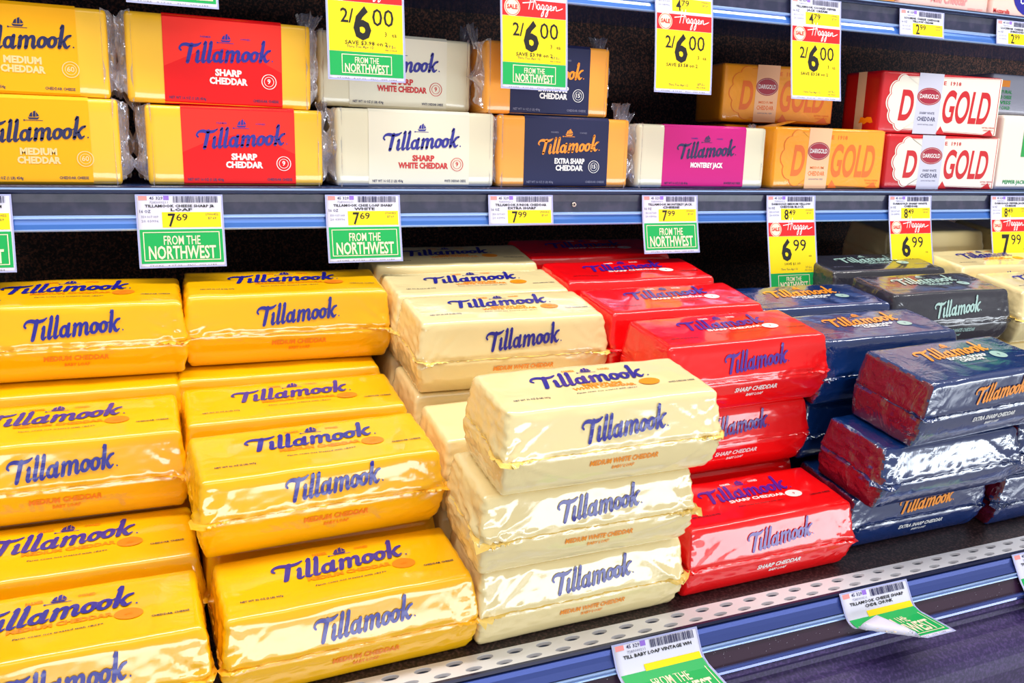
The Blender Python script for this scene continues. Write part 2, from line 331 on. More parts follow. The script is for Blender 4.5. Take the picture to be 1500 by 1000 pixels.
def shelf(zt, name, label, yf=84.5):
    """metal shelf with a label rail along its front edge"""
    r = empty(name, (0, yf * CM, EYE + zt * CM)); tag(r, label, 'shelf')
    def q(pr): return pr
    extrude_profile('shelf_panel', [(.2, 0), (27.3, 0), (27.3, -1.4), (.2, -1.4)], XL, XR, 'shelf_metal', r)
    extrude_profile('shelf_lip', [(.2, .02), (-.1, .02), (-.25, -.08), (-.25, -.55), (-.1, -.68), (.2, -.68)], XL, XR, 'shelf_dark', r)
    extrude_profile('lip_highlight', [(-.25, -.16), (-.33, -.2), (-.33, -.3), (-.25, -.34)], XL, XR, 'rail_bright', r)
    extrude_profile('rail_back', [(.25, -.68), (.0, -.7), (.1, -1.4), (.05, -2.6), (.25, -2.6)], XL, XR, 'rail_grey', r)
    extrude_profile('rail_ridge', [(.25, -2.5), (-.15, -2.5), (-.3, -2.62), (-.3, -2.75), (-.12, -2.85), (.25, -2.85)], XL, XR, 'rail_bright', r)
    extrude_profile('rail_base', [(.25, -2.85), (-.12, -2.85), (-.3, -3.25), (-.42, -3.65), (-.3, -3.72), (.25, -3.72)], XL, XR, 'rail_blue', r)
    extrude_profile('rail_edge', [(-.42, -3.65), (-.5, -3.72), (-.42, -3.84), (.2, -3.84), (.2, -3.72), (-.3, -3.72)], XL, XR, 'rail_bright', r)
    return r
sh1 = shelf(-4.15, 'display_shelf', 'blue-edged metal shelf at mid height carrying the small wrapped cheese packs')
sh2 = shelf(18.0, 'display_shelf', 'upper blue-edged metal shelf crossing the top right corner')
v, f = [], []
n = 16
for rr, yy in ((.28, 0), (.24, -.12), (.12, -.14), (.1, -.02)):
    v += [((43.6 + rr * math.cos(2 * math.pi * k / n)) * CM, (.0 + yy) * CM, (-1.72 + rr * math.sin(2 * math.pi * k / n)) * CM) for k in range(n)]
for a in range(3):
    for k in range(n): j = (k + 1) % n; f.append((a * n + k, a * n + j, (a + 1) * n + j, (a + 1) * n + k))
mesh_obj('rivet', v, f, 'rivet', sh1, True)

# ------------------------------------------------------------------ big film wrapped loaves
LW, LD, LH = 18.5, 8.1, 6.68
def axis(n, ends):
    t = np.linspace(-1, 1, n + 1); return np.sign(t) * (1 - (1 - abs(t)) ** ends)
class Loaf:
    def __init__(s, seed, crinkle=1., w=LW, d=LD, h=LH, taper=.17, seam=.48, sag=.0, slope=1.):
        s.seed, s.k, s.w, s.d, s.h, s.taper, s.seam, s.sag = seed, crinkle, w, d, h, taper, seam, sag; s.slope = slope
        r = random.Random(seed); s.folds = []
        for i in range(int(7 + 7 * crinkle)):      # sharp creases that run from the gathered corners into the faces
            side = r.choice((-1, 1)); up = r.choice((-1, 1)); a = r.uniform(.05, 1.1) * up
            s.folds.append((side * w / 2 * r.uniform(.86, 1.), h * seam + r.uniform(-.5, .5), -side * math.cos(a), math.sin(a), r.uniform(1.5, 5.5 if i % 3 else 9), r.uniform(.04, .09) * r.choice((-1, 1, 1))))
        s.efolds = [(-d / 2 * r.uniform(.7, 1), h * seam + r.uniform(-.4, .4), math.cos(a), math.sin(a), r.uniform(1.5, 5), r.uniform(.05, .11) * r.choice((-1, 1))) for a in [r.uniform(-1.2, 1.2) for _ in range(int(6 + 6 * crinkle))]]
    @staticmethod
    def crease(F, a, b):
        t = np.zeros(len(a))
        for (a0, b0, da, db, L, amp) in F:
            u = (a - a0) * da + (b - b0) * db; v = -(a - a0) * db + (b - b0) * da
            t += amp * np.exp(-(v / .13) ** 2) * np.clip(1 - u / L, 0, 1) * np.clip((u + .3) / .3, 0, 1)
        return t
    def deform(s, p):
        """p (n,3) on the box surface, z in 0..h -> film surface"""
        p = np.array(p, float); hw, hd, hh = s.w / 2, s.d / 2, s.h / 2
        c = p - np.array([0, 0, hh]); r = .42
        q = np.clip(c, [-hw + r, -hd + r, -hh + r], [hw - r, hd - r, hh - r]); n = c - q; L = np.linalg.norm(n, axis=1, keepdims=True)
        c = q + n / np.maximum(L, 1e-6) * np.minimum(L, r)
        zr = c[:, 2] / hh - (s.seam * 2 - 1); t = np.abs(zr); up = zr > 0; fr = np.clip(-c[:, 1] / hd, -1, 1)
        inset = np.where(up, 1.15 * s.slope * t ** .9, .95 * t ** 2.2)
        c[:, 1] += np.where(fr > 0, inset * fr, .12 * t * fr); c[:, 0] *= 1 - np.where(up, .045 * t, .05 * t ** 2)
        front = np.clip((fr - .8) / .15, 0, 1); side = np.clip((np.abs(p[:, 0]) - hw * .955) / (hw * .03), 0, 1)
        cf = s.crease(s.folds, p[:, 0], p[:, 2]) * s.k * front; ce = s.crease(s.efolds, p[:, 1], p[:, 2]) * s.k * side
        out = np.empty_like(c); N = noise.noise; V = Vector
        for i, (x, y, z) in enumerate(c):
            a = N(V((x * .16 + s.seed, y * .22, z * .3))); b = N(V((x * .5, y * .5 + s.seed, z * .8 + 3)))
            e = max(0., (abs(x) - 7.2) / 2.); g = math.exp(-(zr[i] / .16) ** 2) * max(front[i], side[i])
            nx_ = N(V((x * 1.6 + s.seed * 2, y * 1.6, z * 2.2))); n2 = 0.
            if e > 0 or g > .2: n2 = N(V((x * 4.2 + s.seed, y * 4.2, z * 5)))
            cr = s.k * (.012 + .09 * e + .06 * g); dd = .07 * a + cr * nx_ + s.k * .07 * n2 * (g + .4 * e)
            dy = (dd + cf[i] * 1.) * front[i]; dx = (dd + ce[i]) * side[i]; gv = math.exp(-(zr[i] / .045) ** 2) * .16
            top = p[i, 2] > s.h * .93
            out[i] = (x + (1 if x > 0 else -1) * (dx - gv * side[i]), y - dy + gv * front[i], z + hh + (min(0, .10 * a - .06 + .04 * b * s.k) if top else 0) - s.sag * (x / hw) ** 2 * (p[i, 2] / s.h))
        out[:, 2] = np.clip(out[:, 2], .02, s.h)
        return out
    def body(s, res=1):
        X = axis(66 if res else 12, 1.15) * s.w / 2; Y = axis(20 if res else 6, 1.15) * s.d / 2; T = axis(30 if res else 8, 1.0); Zs = (T + 1) / 2 * s.h
        idx = {}; V = []; F = []
        def vid(i, j, k):
            key = (i, j, k)
            if key not in idx: idx[key] = len(V); V.append((X[i], Y[j], Zs[k]))
            return idx[key]
        nx, ny, nz = len(X) - 1, len(Y) - 1, len(Zs) - 1
        for i in range(nx):
            for j in range(ny):
                F.append((vid(i, j, nz), vid(i + 1, j, nz), vid(i + 1, j + 1, nz), vid(i, j + 1, nz))); F.append((vid(i, j, 0), vid(i, j + 1, 0), vid(i + 1, j + 1, 0), vid(i + 1, j, 0)))
            for k in range(nz):
                F.append((vid(i, 0, k), vid(i + 1, 0, k), vid(i + 1, 0, k + 1), vid(i, 0, k + 1))); F.append((vid(i, ny, k), vid(i, ny, k + 1), vid(i + 1, ny, k + 1), vid(i + 1, ny, k)))
        for j in range(ny):
            for k in range(nz):
                F.append((vid(0, j, k), vid(0, j, k + 1), vid(0, j + 1, k + 1), vid(0, j + 1, k))); F.append((vid(nx, j, k), vid(nx, j + 1, k), vid(nx, j + 1, k + 1), vid(nx, j, k + 1)))
        return s.deform(V), F
    def map_top(s, v, e):
        p = s.deform(np.column_stack([v[:, 0] / .96, v[:, 1] * 1.0 + .0, np.full(len(v), s.h)])); p[:, 1] += .35; p[:, 2] += e + .012; return p
    def map_front(s, v, e):
        a = s.deform(np.column_stack([v[:, 0], np.full(len(v), -s.d / 2), v[:, 1]])); a[:, 1] -= e + .03; a[:, 2] += (e + .02) * .2 * np.sign(v[:, 1] - s.h * s.seam); return a
    def fin(s, width=.26):
        """ruffled weld seam around the front and both ends"""
        pts = []; hw, hd = s.w / 2, s.d / 2
        for t in np.linspace(hd * .9, -hd * .88, 24): pts.append((-hw, t, (-1, 0)))
        pts.append((-hw * .99, -hd * .97, (-.7, -.7)))
        for t in np.linspace(-hw * .97, hw * .97, 110): pts.append((t, -hd, (0, -1)))
        pts.append((hw * .99, -hd * .97, (.7, -.7)))
        for t in np.linspace(-hd * .88, hd * .9, 24): pts.append((hw, t, (1, 0)))
        V = []; F = []
        for i, (x, y, n) in enumerate(pts):
            cornerness = max(0, 1 - math.hypot(abs(x) - hw, abs(y) - hd if y < 0 else 9) / 3.0)
            base = s.deform([(x, y, s.h * s.seam)])[0]
            wd = width * (.45 + .35 * noise.noise(Vector((i * .3, s.seed, 0)))) + cornerness ** 1.5 * .38 * s.k * (1 + .5 * noise.noise(Vector((i * .8, s.seed, 4))))
            zz = .18 * noise.noise(Vector((i * .13, s.seed, 9))) - .04
            for k, fr in enumerate((-.12, .35, .7, 1.)):
                ruf = (.05 + .4 * cornerness * s.k) * fr * noise.noise(Vector((i * .9, k * .7, s.seed + 2))) - fr * fr * .22 * wd
                sx = (.1 + .3 * cornerness) * fr * noise.noise(Vector((i * 1.1, k, s.seed + 5))) 
                V.append((base[0] + n[0] * wd * fr + sx * abs(n[1]), base[1] + n[1] * wd * fr + sx * abs(n[0]), base[2] + ruf + zz * .3))
            if i:
                b = (i - 1) * 4
                for k in range(3): F.append((b + k, b + 4 + k, b + 5 + k, b + 1 + k))
        return np.array(V), F
KIND = {
 'yellow': dict(film='yellow_film', fin='yellow_fin', logo='ink_blue', sub='ink_faint', subtxt=['MEDIUM CHEDDAR'], badge='ink_rust', btxt='ink_amber', small='ink_navy', what='CHEDDAR CHEESE'),
 'cream': dict(film='cream_film', fin='cream_fin', logo='ink_blue', sub='ink_orange', subtxt=['MEDIUM', 'WHITE CHEDDAR'], badge='ink_orange', btxt='ink_amber', small='ink_navy', what='WHITE CHEDDAR CHEESE'),
 'red': dict(film='red_film', fin='red_film', logo='ink_violet', sub='ink_white', subtxt=['SHARP CHEDDAR'], badge='ink_white', btxt='ink_red', small='ink_black', what='CHEDDAR CHEESE'),
 'navy': dict(film='navy_film', fin='navy_film', logo='ink_orange', sub='ink_white', subtxt=['EXTRA SHARP', 'CHEDDAR'], badge='ink_teal', btxt='ink_navy', small='ink_grey', what='CHEDDAR CHEESE'),
 'slate': dict(film='slate_film', fin='slate_film', logo='ink_teal', sub='ink_teal', subtxt=['EXTRA SHARP', 'WHITE CHEDDAR'], badge='ink_teal', btxt='ink_navy', small='ink_grey', what='CHEDDAR CHEESE'),
}
def loaf(kind, x, s_, layer, label, yaw=0., roll=0., prints='tf', seed=None, crinkle=1., dn=0., h=LH, group=None, fin=0, tilt=0., sag=0., seam=.5, slope=1.):
    K = KIND[kind]; seed = seed if seed is not None else random.uniform(0, 90)
    L = Loaf(seed, crinkle, h=h, sag=sag, seam=seam, slope=slope); v, f = L.body(1 if group is None else 0)
    o = mesh_obj('cheese_loaf', v * CM, f, K['film'], None, True)
    tag(o, label, 'cheese', group or {'yellow': 'yellow film-wrapped cheese loaves on the bottom deck', 'cream': 'cream film-wrapped cheese loaves on the bottom deck', 'red': 'red film-wrapped cheese loaves on the bottom deck',
                                    'navy': 'dark film-wrapped cheese loaves on the bottom deck', 'slate': 'dark film-wrapped cheese loaves on the bottom deck'}[kind])
    if kind == 'navy':     # the folded left and right ends are plum coloured
        o.data.materials.append(MAT['purple_film'])
        for p in o.data.polygons:
            if abs(p.normal.x) > .75 and abs(p.center.x) > .08: p.material_index = 1
    o.location = W3(*deck(x, s_, layer * (LH + .03) + dn + .02))
    o.rotation_euler = (Matrix.Rotation(TILT, 3, 'X') @ Matrix.Rotation(math.radians(yaw), 3, 'Z') @ Matrix.Rotation(math.radians(tilt), 3, 'Y') @ Matrix.Rotation(math.radians(roll), 3, 'X')).to_euler()
    if prints == '' and not fin: return o
    vv, ff = L.fin(); mesh_obj('film_seam', vv * CM, ff, K['fin'], o, True)
    if 't' in prints:
        T = Layout()
        T.shape('logo_print', K['logo'], LOGO, -.1, .05, 10.1, sy=1.08)
        T.shape('ship_emblem', K['logo'], SHIP, .1, 2.05, 1.7)
        if kind in ('cream', 'yellow', 'red'):
            for a, b, c in ((-1.9, -.9, 'FARMER'), (1.2, 2.3, 'OWNED')): T.text('small_print', K['sub'], c, (a + b) / 2 + .05, 2.25, .28, 1.1, .03, res=1)
        for i, t in enumerate(K['subtxt']):
            two = len(K['subtxt']) == 2; hh = .5 if two else .52
            T.text('variety_print', K['sub'], t, .3, (-.75 if not two else -.62) - i * .62, hh, (6.2 if not two else (3.4 if (i == 0) == (kind == 'cream') else 5.4)), .04, shear=0)
        T.disc('age_badge', K['badge'], 4.35, -.75, .9, .8); T.text('badge_print', K['btxt'], '60' if kind == 'yellow' else '9', 4.35, -.95, .38, None, .02, 3, res=1)
        T.text('small_print', K['small'], 'Farm cows not treated with rBST*', .2, -1.75 if len(K['subtxt']) == 1 else -1.95, .2, 5.2, .02, shear=.2, res=1)
        T.text('weight_print', K['small'], 'NET WT 32 OZ (2 LB) 907g', -6.2, -2.35, .24, 2.9, .03, res=1); T.text('weight_print', K['small'], K['what'], 6.9, -1.75, .24, 2.4, .03, res=1)
        T.place(L.map_top, o)
    if 'f' in prints:
        Fr = Layout(); zs = h * L.seam
        Fr.shape('front_logo', K['logo'], LOGO, .6, zs + .85, 7.5, sy=1.15)
        for i, t in enumerate([' '.join(K['subtxt'])]): Fr.text('variety_print', K['sub'] if kind != 'yellow' else 'ink_rust', t, .6, zs - 1.15, .42, 4.9 + (1. if len(t) > 14 else 0), .03, shear=.12)
        Fr.text('small_print', K['sub'] if kind != 'yellow' else 'ink_rust', 'BABY LOAF', .6, zs - 1.7, .27, 1.9, .03, shear=.12, res=1)
        Fr.place(L.map_front, o)
    return o
hid = 'loaves packed behind and under the front ones'
def back(kind, x, s_, layer, **k):
    nm = {'yellow': 'yellow', 'cream': 'cream', 'red': 'red', 'navy': 'dark navy', 'slate': 'dark slate'}[kind]
    return loaf(kind, x, s_, layer, nm + ' film-wrapped cheese loaf buried inside its stack behind others', prints='', group=hid + ' ' + nm, **k)
# --- leftmost yellow column
loaf('yellow', -6.1, 5.6, 0, 'yellow cheese loaf in the bottom left corner of the photo, frontmost of the left column', yaw=.5)
loaf('yellow', -5.9, 14.0, 0, 'yellow cheese loaf lying flat just behind the bottom left corner loaf', yaw=0, prints='t')
back('yellow', -5.9, 22.2, 0)
loaf('yellow', -6.3, 20.9, 1, 'yellow cheese loaf at the left edge in the middle step of the left column', yaw=-.5)
loaf('yellow', -5.9, 29.35, 1, 'yellow cheese loaf squeezed under the rear top loaf of the left column', prints='')
back('yellow', -5.9, 37.8, 1); back('yellow', -5.9, 30.4, 0); back('yellow', -5.9, 38.4, 0)
loaf('yellow', -5.3, 31.8, 2, 'yellow cheese loaf on top at the rear of the left column below the price labels', yaw=-1.5, crinkle=1.1, sag=.1)
# --- second yellow column
loaf('yellow', 12.8, 6.0, 0, 'yellow cheese loaf at the bottom front of the second column beside the cream stack', yaw=1.2)
back('yellow', 12.6, 14.4, 0); back('yellow', 12.6, 22.8, 0)
loaf('yellow', 12.0, 13.15, 1, 'yellow cheese loaf with glossy crinkled front in the middle step of the second column', yaw=2.2, dn=0, sag=.0, crinkle=1.3, seam=.57)
loaf('yellow', 11.9, 21.6, 1, 'yellow cheese loaf directly behind the glossy middle loaf of the second column', yaw=.5, prints='t')
loaf('yellow', 11.7, 29.9, 1, 'yellow cheese loaf showing a plain strip beneath the rear top loaf of the second column', prints='')
back('yellow', 12, 31, 0); back('yellow', 12, 39, 0); back('yellow', 12, 38, 1)
loaf('yellow', 12.9, 32.4, 2, 'yellow cheese loaf on top at the rear of the second column with two logos', yaw=-1.6, crinkle=1.1)
# --- cream column
loaf('cream', 31.2, 6.2, 0, 'cream cheese loaf at the bottom of the front cream stack on the perforated strip', yaw=.8, prints='f', crinkle=1.5)
loaf('cream', 30.8, 6.1, 1, 'cream cheese loaf in the middle of the front cream stack, badly wrinkled film', yaw=.4, prints='f', crinkle=1.9)
loaf('cream', 31.8, 5.9, 2, 'cream cheese loaf on top of the tall front cream stack in the centre', yaw=.6, crinkle=1.7)
back('cream', 31, 14.6, 0); back('cream', 31, 23, 0)
loaf('cream', 30.9, 14.6, 1, 'cream cheese loaf standing lower just behind the tall front cream stack', prints='')
loaf('cream', 30.9, 23.0, 1, 'cream cheese loaf underneath the second cream top loaf with only its end showing', prints='')
back('cream', 31, 31.5, 0); back('cream', 31, 31.5, 1); back('cream', 31, 39.8, 0); back('cream', 30.6, 39.8, 1)
loaf('cream', 31.2, 23.2, 2, 'cream cheese loaf on top right behind the tall front cream stack, logo on its front', yaw=-1.0, crinkle=1.2)
loaf('cream', 31.2, 30.6, 2, 'cream cheese loaf third from the front along the top of the cream column', yaw=-.6, prints='t', dn=-.1)
loaf('cream', 31.0, 38.2, 2, 'cream cheese loaf furthest back in the cream column in the shade of the shelf', yaw=-1, prints='t', dn=.35)
# --- red column
loaf('red', 50.2, 6.8, 0, 'red cheese loaf lying lowest and frontmost on the perforated strip', yaw=.8)
back('red', 50.2, 15.4, 0); back('red', 50.2, 23.8, 0)
loaf('red', 50.0, 15.0, 1, 'red cheese loaf under the front top red loaf, half hidden by cream film', yaw=1.2, prints='f', crinkle=.8)
loaf('red', 50.4, 14.7, 2, 'red cheese loaf on top at the front of the red column', yaw=1.8, crinkle=.8)
back('red', 50, 23.6, 1); back('red', 50, 32, 1); back('red', 50, 32, 0); back('red', 49.6, 40, 1); back('red', 49.6, 40, 0)
loaf('red', 49.5, 23.0, 2, 'red cheese loaf second from the front along the top of the red column', yaw=1.2, prints='t', crinkle=.8, dn=.1)
loaf('red', 49.2, 31.4, 2, 'red cheese loaf third from the front with a bright crinkled top edge', yaw=.5, prints='t', crinkle=1.2, dn=.3)
loaf('red', 48.5, 39.6, 2, 'red cheese loaf furthest back in the red column, dark under the shelf', yaw=-.5, prints='t', crinkle=.8, dn=.4)
# --- dark navy column
loaf('navy', 69.2, 8.6, 0, 'dark navy cheese loaf lowest on the deck right of the low red loaf', yaw=.5, prints='f', crinkle=1.3, h=6.2, slope=.2)
loaf('navy', 69.0, 6.2, 1, 'dark navy cheese loaf in the middle of the front stack with silvery glare', yaw=1.5, prints='', crinkle=1.8, h=6.2, dn=-.45, fin=1)
loaf('navy', 71.2, 6.3, 2, 'dark navy cheese loaf with plum end on top of the front dark stack', yaw=3.6, crinkle=1.0, dn=-.92, slope=.15)
back('navy', 68.2, 17.6, 0, h=6.2); back('navy', 68, 26, 0, h=6.2); back('navy', 67.6, 26, 1, h=5.9, dn=-.45); back('navy', 67.6, 34.6, 1, h=5.9, dn=-.45)
loaf('navy', 68.4, 15.6, 1, 'dark navy cheese loaf in the shadowed gap beside the red stack', yaw=0, prints='', crinkle=1.8, h=6.2, dn=-.45, fin=1)
loaf('navy', 68.2, 15.2, 2, 'dark navy cheese loaf second from the front on top of the dark column', yaw=.8, prints='t', crinkle=1.5, dn=-.92)
loaf('navy', 67.4, 23.6, 2, 'dark navy cheese loaf third from the front on top of the dark column', yaw=0, prints='t', crinkle=1.2, dn=-.8)
loaf('navy', 88.6, 8.0, 0, 'dark navy cheese loaf lowest at the right edge of the photo', yaw=.5, prints='f', crinkle=1.5, h=6.2, slope=.3)
loaf('navy', 88.0, 7.4, 1, 'dark navy cheese loaf above the lowest one at the right edge of the photo', yaw=1, prints='', crinkle=1.8, h=6.2, dn=-.45, fin=1)
# --- slate column and cream loaves beyond
loaf('slate', 85.4, 23.4, 2, 'slate black cheese loaf with pale logo on its front behind the dark stack', yaw=-.5)
loaf('slate', 85.4, 23.6, 1, 'slate black cheese loaf directly under the pale-logo slate loaf', yaw=.3, prints='')
loaf('slate', 84.4, 31.8, 2, 'slate black cheese loaf behind a yellow price tag, rearmost with pale logo', yaw=-.5, prints='t')
back('slate', 85.4, 23.6, 0); back('slate', 84.6, 32, 1); back('slate', 84.6, 32, 0)
loaf('cream', 104.6, 22.6, 2, 'cream cheese loaf at the right edge beside the slate loaf', yaw=0)
back('cream', 104.6, 22.6, 1); back('cream', 104.6, 22.6, 0); back('cream', 104.4, 31, 1); back('cream', 104.4, 31, 0)
loaf('cream', 104.2, 31.0, 2, 'cream cheese loaf behind the right edge one, near the rightmost price tag', yaw=0, dn=.3)
loaf('cream', 100.0, 40.2, 2, 'shaded cream cheese loaf at the very back between two yellow price tags', yaw=0, prints='', dn=2.2)
loaf('cream', 120.0, 40.2, 2, 'shaded cream cheese loaf at the very back by the right edge', yaw=0, prints='f', dn=2.2)
back('cream', 100, 40.2, 1, dn=1.5); back('cream', 100, 40.2, 0); back('cream', 120, 40.2, 1, dn=1.5); back('cream', 120, 40.2, 0)

# ------------------------------------------------------------------ packs on the middle shelf
def rounded_box(w, d, h, r, seed, nz=.03, n=(16, 6, 8)):
    X = axis(n[0], 1.6) * w / 2; Y = axis(n[1], 1.6) * d / 2; Z = (axis(n[2], 1.6) + 1) / 2 * h
    idx = {}; V = []; F = []
    def vid(i, j, k):
        if (i, j, k) not in idx: idx[(i, j, k)] = len(V); V.append((X[i], Y[j], Z[k]))
        return idx[(i, j, k)]
    nx, ny, nzz = len(X) - 1, len(Y) - 1, len(Z) - 1
    for i in range(nx):
        for j in range(ny):
            F.append((vid(i, j, nzz), vid(i + 1, j, nzz), vid(i + 1, j + 1, nzz), vid(i, j + 1, nzz))); F.append((vid(i, j, 0), vid(i, j + 1, 0), vid(i + 1, j + 1, 0), vid(i + 1, j, 0)))
        for k in range(nzz):
            F.append((vid(i, 0, k), vid(i + 1, 0, k), vid(i + 1, 0, k + 1), vid(i, 0, k + 1))); F.append((vid(i, ny, k), vid(i, ny, k + 1), vid(i + 1, ny, k + 1), vid(i + 1, ny, k)))
    for j in range(ny):
        for k in range(nzz):
            F.append((vid(0, j, k), vid(0, j, k + 1), vid(0, j + 1, k + 1), vid(0, j + 1, k))); F.append((vid(nx, j, k), vid(nx, j + 1, k), vid(nx, j + 1, k + 1), vid(nx, j, k + 1)))
    V = np.array(V); c = V - [0, 0, h / 2]; q = np.clip(c, [-w / 2 + r, -d / 2 + r, -h / 2 + r], [w / 2 - r, d / 2 - r, h / 2 - r]); nn = c - q
    L = np.linalg.norm(nn, axis=1, keepdims=True); c = q + nn / np.maximum(L, 1e-6) * np.minimum(L, r)
    c = np.array([np.array(p) * (1 + nz / 8 * noise.noise(Vector(p) * .4 + Vector((seed, 0, 0)))) for p in c])
    return c + [0, 0, h / 2], F
def crumple(side, w, d, h, seed, reach=1.2, up=0.):
    """gathered clear film past one end of a pack"""
    V = []; F = []; nu, nv = 9, 12
    for sheet in range(2):
        b0 = len(V); y0 = (-d / 2 - .02) if sheet == 0 else d / 2 * .6
        for j in range(nv + 1):
            t = j / nv; z = -.05 + (h + .15) * t
            for i in range(nu + 1):
                u = i / nu; gather = 1 - .35 * u * (1 if sheet == 0 else .6) * (1 - .7 * t)
                zz = h / 2 + (z - h / 2) * gather + u * .8 * noise.noise(Vector((seed, t * 4, u * 3)))
                yy = y0 + u * (1.6 if sheet == 0 else -1.2) + (.15 + u * .8) * noise.noise(Vector((u * 3 + seed, t * 5, sheet)))
                xx = side * (w / 2 - .5 + u * (reach + .5) * (.75 + .5 * noise.noise(Vector((t * 3, seed, sheet)))))
                V.append((xx, yy - (.03 if i < 2 else 0), zz))
        for j in range(nv):
            for i in range(nu): a = b0 + j * (nu + 1) + i; F.append((a, a + 1, a + nu + 2, a + nu + 1))
    return np.array(V), F
def film_ear(px, pz, wd, ht, lean, seed):
    """torn, fanned end of the clear wrap that stands up at a pack's corner (x, z of its root, width, height)"""
    V = []; F = []; nu, nv = 14, 9; N = noise.noise
    for j in range(nv + 1):
        t = j / nv
        for i in range(nu + 1):
            u = i / nu - .5; edge = 1 + .35 * N(Vector((u * 7, seed, 1)))
            V.append((px + u * wd * (.35 + .65 * t) + lean * t + .25 * N(Vector((u * 5, t * 3, seed))) * t, -.9 + .9 * t + .55 * N(Vector((u * 9 + seed, t * 2, 3))) + .22 * math.cos(u * 34) * (.3 + t), pz - .7 + (ht + .7) * t * edge))
    for j in range(nv):
        for i in range(nu): a = j * (nu + 1) + i; F.append((a, a + 1, a + nu + 2, a + nu + 1))
    return np.array(V), F
def pack_base(name, x0, x1, zb, h, yfront, d, label, group, body, yaw, seed, r=.35, roll=0):
    w = x1 - x0; e = empty(name, W3((x0 + x1) / 2, yfront + d / 2, zb)); tag(e, label, 'cheese', group); e.rotation_euler = (0, math.radians(roll), math.radians(yaw))
    v, f = rounded_box(w, d, h, r, seed); mesh_obj('cheese_block' if body.startswith('cheese') else 'wrapper', v * CM, f, body, e, True)
    return e, w
def brick(kind, x0, x1, zb, h, yfront, label, yaw=0, seed=1, up=0, d=6.4, films='lr', roll=0, ears=()):
    C = dict(yellow=('cheese_yellow', 'band_yellow', 'ink_navy', 'ink_pale', ['MEDIUM', 'CHEDDAR'], '60'), red=('cheese_yellow', 'band_red', 'ink_blue', 'ink_white', ['SHARP', 'CHEDDAR'], '9'),
             white=('cheese_white', 'band_white', 'ink_blue', 'ink_red', ['SHARP', 'WHITE CHEDDAR'], '9'), navy=('cheese_orange', 'band_navy', 'ink_orange', 'ink_white', ['EXTRA SHARP', 'CHEDDAR'], '15'),
             magenta=('cheese_white', 'band_magenta', 'ink_navy', 'ink_white', ['MONTEREY JACK'], ''))[kind]
    e, w = pack_base('cheese_brick', x0, x1, zb, h, yfront, d, label, 'clear-wrapped cheese bricks on the middle shelf', C[0], yaw, seed, roll=roll)
    bl, br = (-w / 2 + .19 * w, w / 2 - .17 * w)
    t = .04; yy = -d / 2 - t; pr = [(yy, .25), (yy, h - .25), (yy + .28, h + t), (d / 2 - .3, h + t), (d / 2 + t, h - .3), (d / 2 + t, .3), (d / 2 - .3, -0.005), (yy + .3, -0.005)]
    extrude_profile('paper_band', pr, bl, br, C[1], e)
    fm = lambda v, eps: np.column_stack([v[:, 0], np.full(len(v), yy - eps), v[:, 1]])
    T = Layout(); cx = (bl + br) / 2
    if kind == 'red':
        T.add('peak_print', 'band_peak', [(bl + .02, h * .42), (bl + .02, h - .28), (br - .02, h - .28), (br - .02, h * .42), (cx + 2.2, h * .60), (cx, h * .66), (cx - 2.2, h * .60)], [(0, 6, 5, 4, 3, 2, 1)], .5)
    T.shape('logo_print', C[2], LOGO, cx + .25, h * .50, 8.1 if kind != 'navy' else 7.4, sy=1.1); T.shape('ship_emblem', C[2], SHIP, cx + .2, h * .5 + 1.75, 1.45, sy=1.1)
    if kind in ('red', 'navy', 'magenta'):
        for a, b in ((-1.5, 'FARMER'), (1.9, 'OWNED')): T.text('small_print', 'ink_blue' if kind != 'navy' else 'ink_grey', b, cx + a, h * .5 + 2.0, .16, .9, .01, res=1)
    for i, tx in enumerate(C[4]):
        T.text('variety_print', C[3], tx, cx + .35, h * .5 - 1.15 - i * .72, .52, {'SHARP': 2.3, 'CHEDDAR': 3.3, 'WHITE CHEDDAR': 5.2, 'MEDIUM': 2.8, 'EXTRA SHARP': 3.6, 'MONTEREY JACK': 4.4}[tx], .05)
    if C[5]:
        T.circle('age_badge', C[3], cx + (3.9 if kind != 'navy' else 3.3), h * .5 - 1.45, .64, .07); T.circle('age_badge', C[3], cx + (3.9 if kind != 'navy' else 3.3), h * .5 - 1.45, .42, .05)
        T.text('badge_print', C[3], C[5], cx + (3.9 if kind != 'navy' else 3.3), h * .5 - 1.62, .4, None, .02, res=3)
    T.text('weight_print', 'ink_navy' if kind != 'navy' else 'ink_grey', 'NET WT 16 OZ (1 LB) 454g', bl + 1.9, .45, .22, 3.1, .02, res=1)
    T.text('weight_print', 'ink_navy' if kind != 'navy' else 'ink_grey', {'white': 'WHITE CHEDDAR CHEESE', 'magenta': 'MONTEREY JACK CHEESE'}.get(kind, 'CHEDDAR CHEESE'), br - 1.5, .5, .22, 2.3, .02, res=1)
    T.place(fm, e, .012)
    for c, sd in (('l', -1), ('r', 1)):
        if c in films:
            v, f = crumple(sd, w, d, h, seed + sd, up=up if c == 'r' else up * .5); mesh_obj('film_end', v * CM, f, 'clear_film', e, False)
    for i, (fx, wd, ht, lean) in enumerate(ears):
        v, f = film_ear(fx * w / 2, h - .1, wd, ht, lean, seed + i * 3.3); mesh_obj('film_ear', v * CM, f, 'clear_film', e, False)
    return e
ZM = -4.15
brick('yellow', -14.2, -.4, ZM, 7.35, 86.0, 'yellow banded cheese brick in the lower row at the left edge of the middle shelf', 0, 11, films='r')
brick('yellow', -15.0, -.9, ZM + 7.42, 7.35, 86.2, 'yellow banded cheese brick in the top left corner, upper of two', .5, 12, films='r', roll=.5)
brick('red', 1.7, 17.3, ZM, 7.05, 86.0, 'red banded cheese brick, lower one resting on the middle shelf', 0, 13, ears=[(1.04, 1.3, 1.0, .3), (-1.05, 1.6, .8, -.6)])
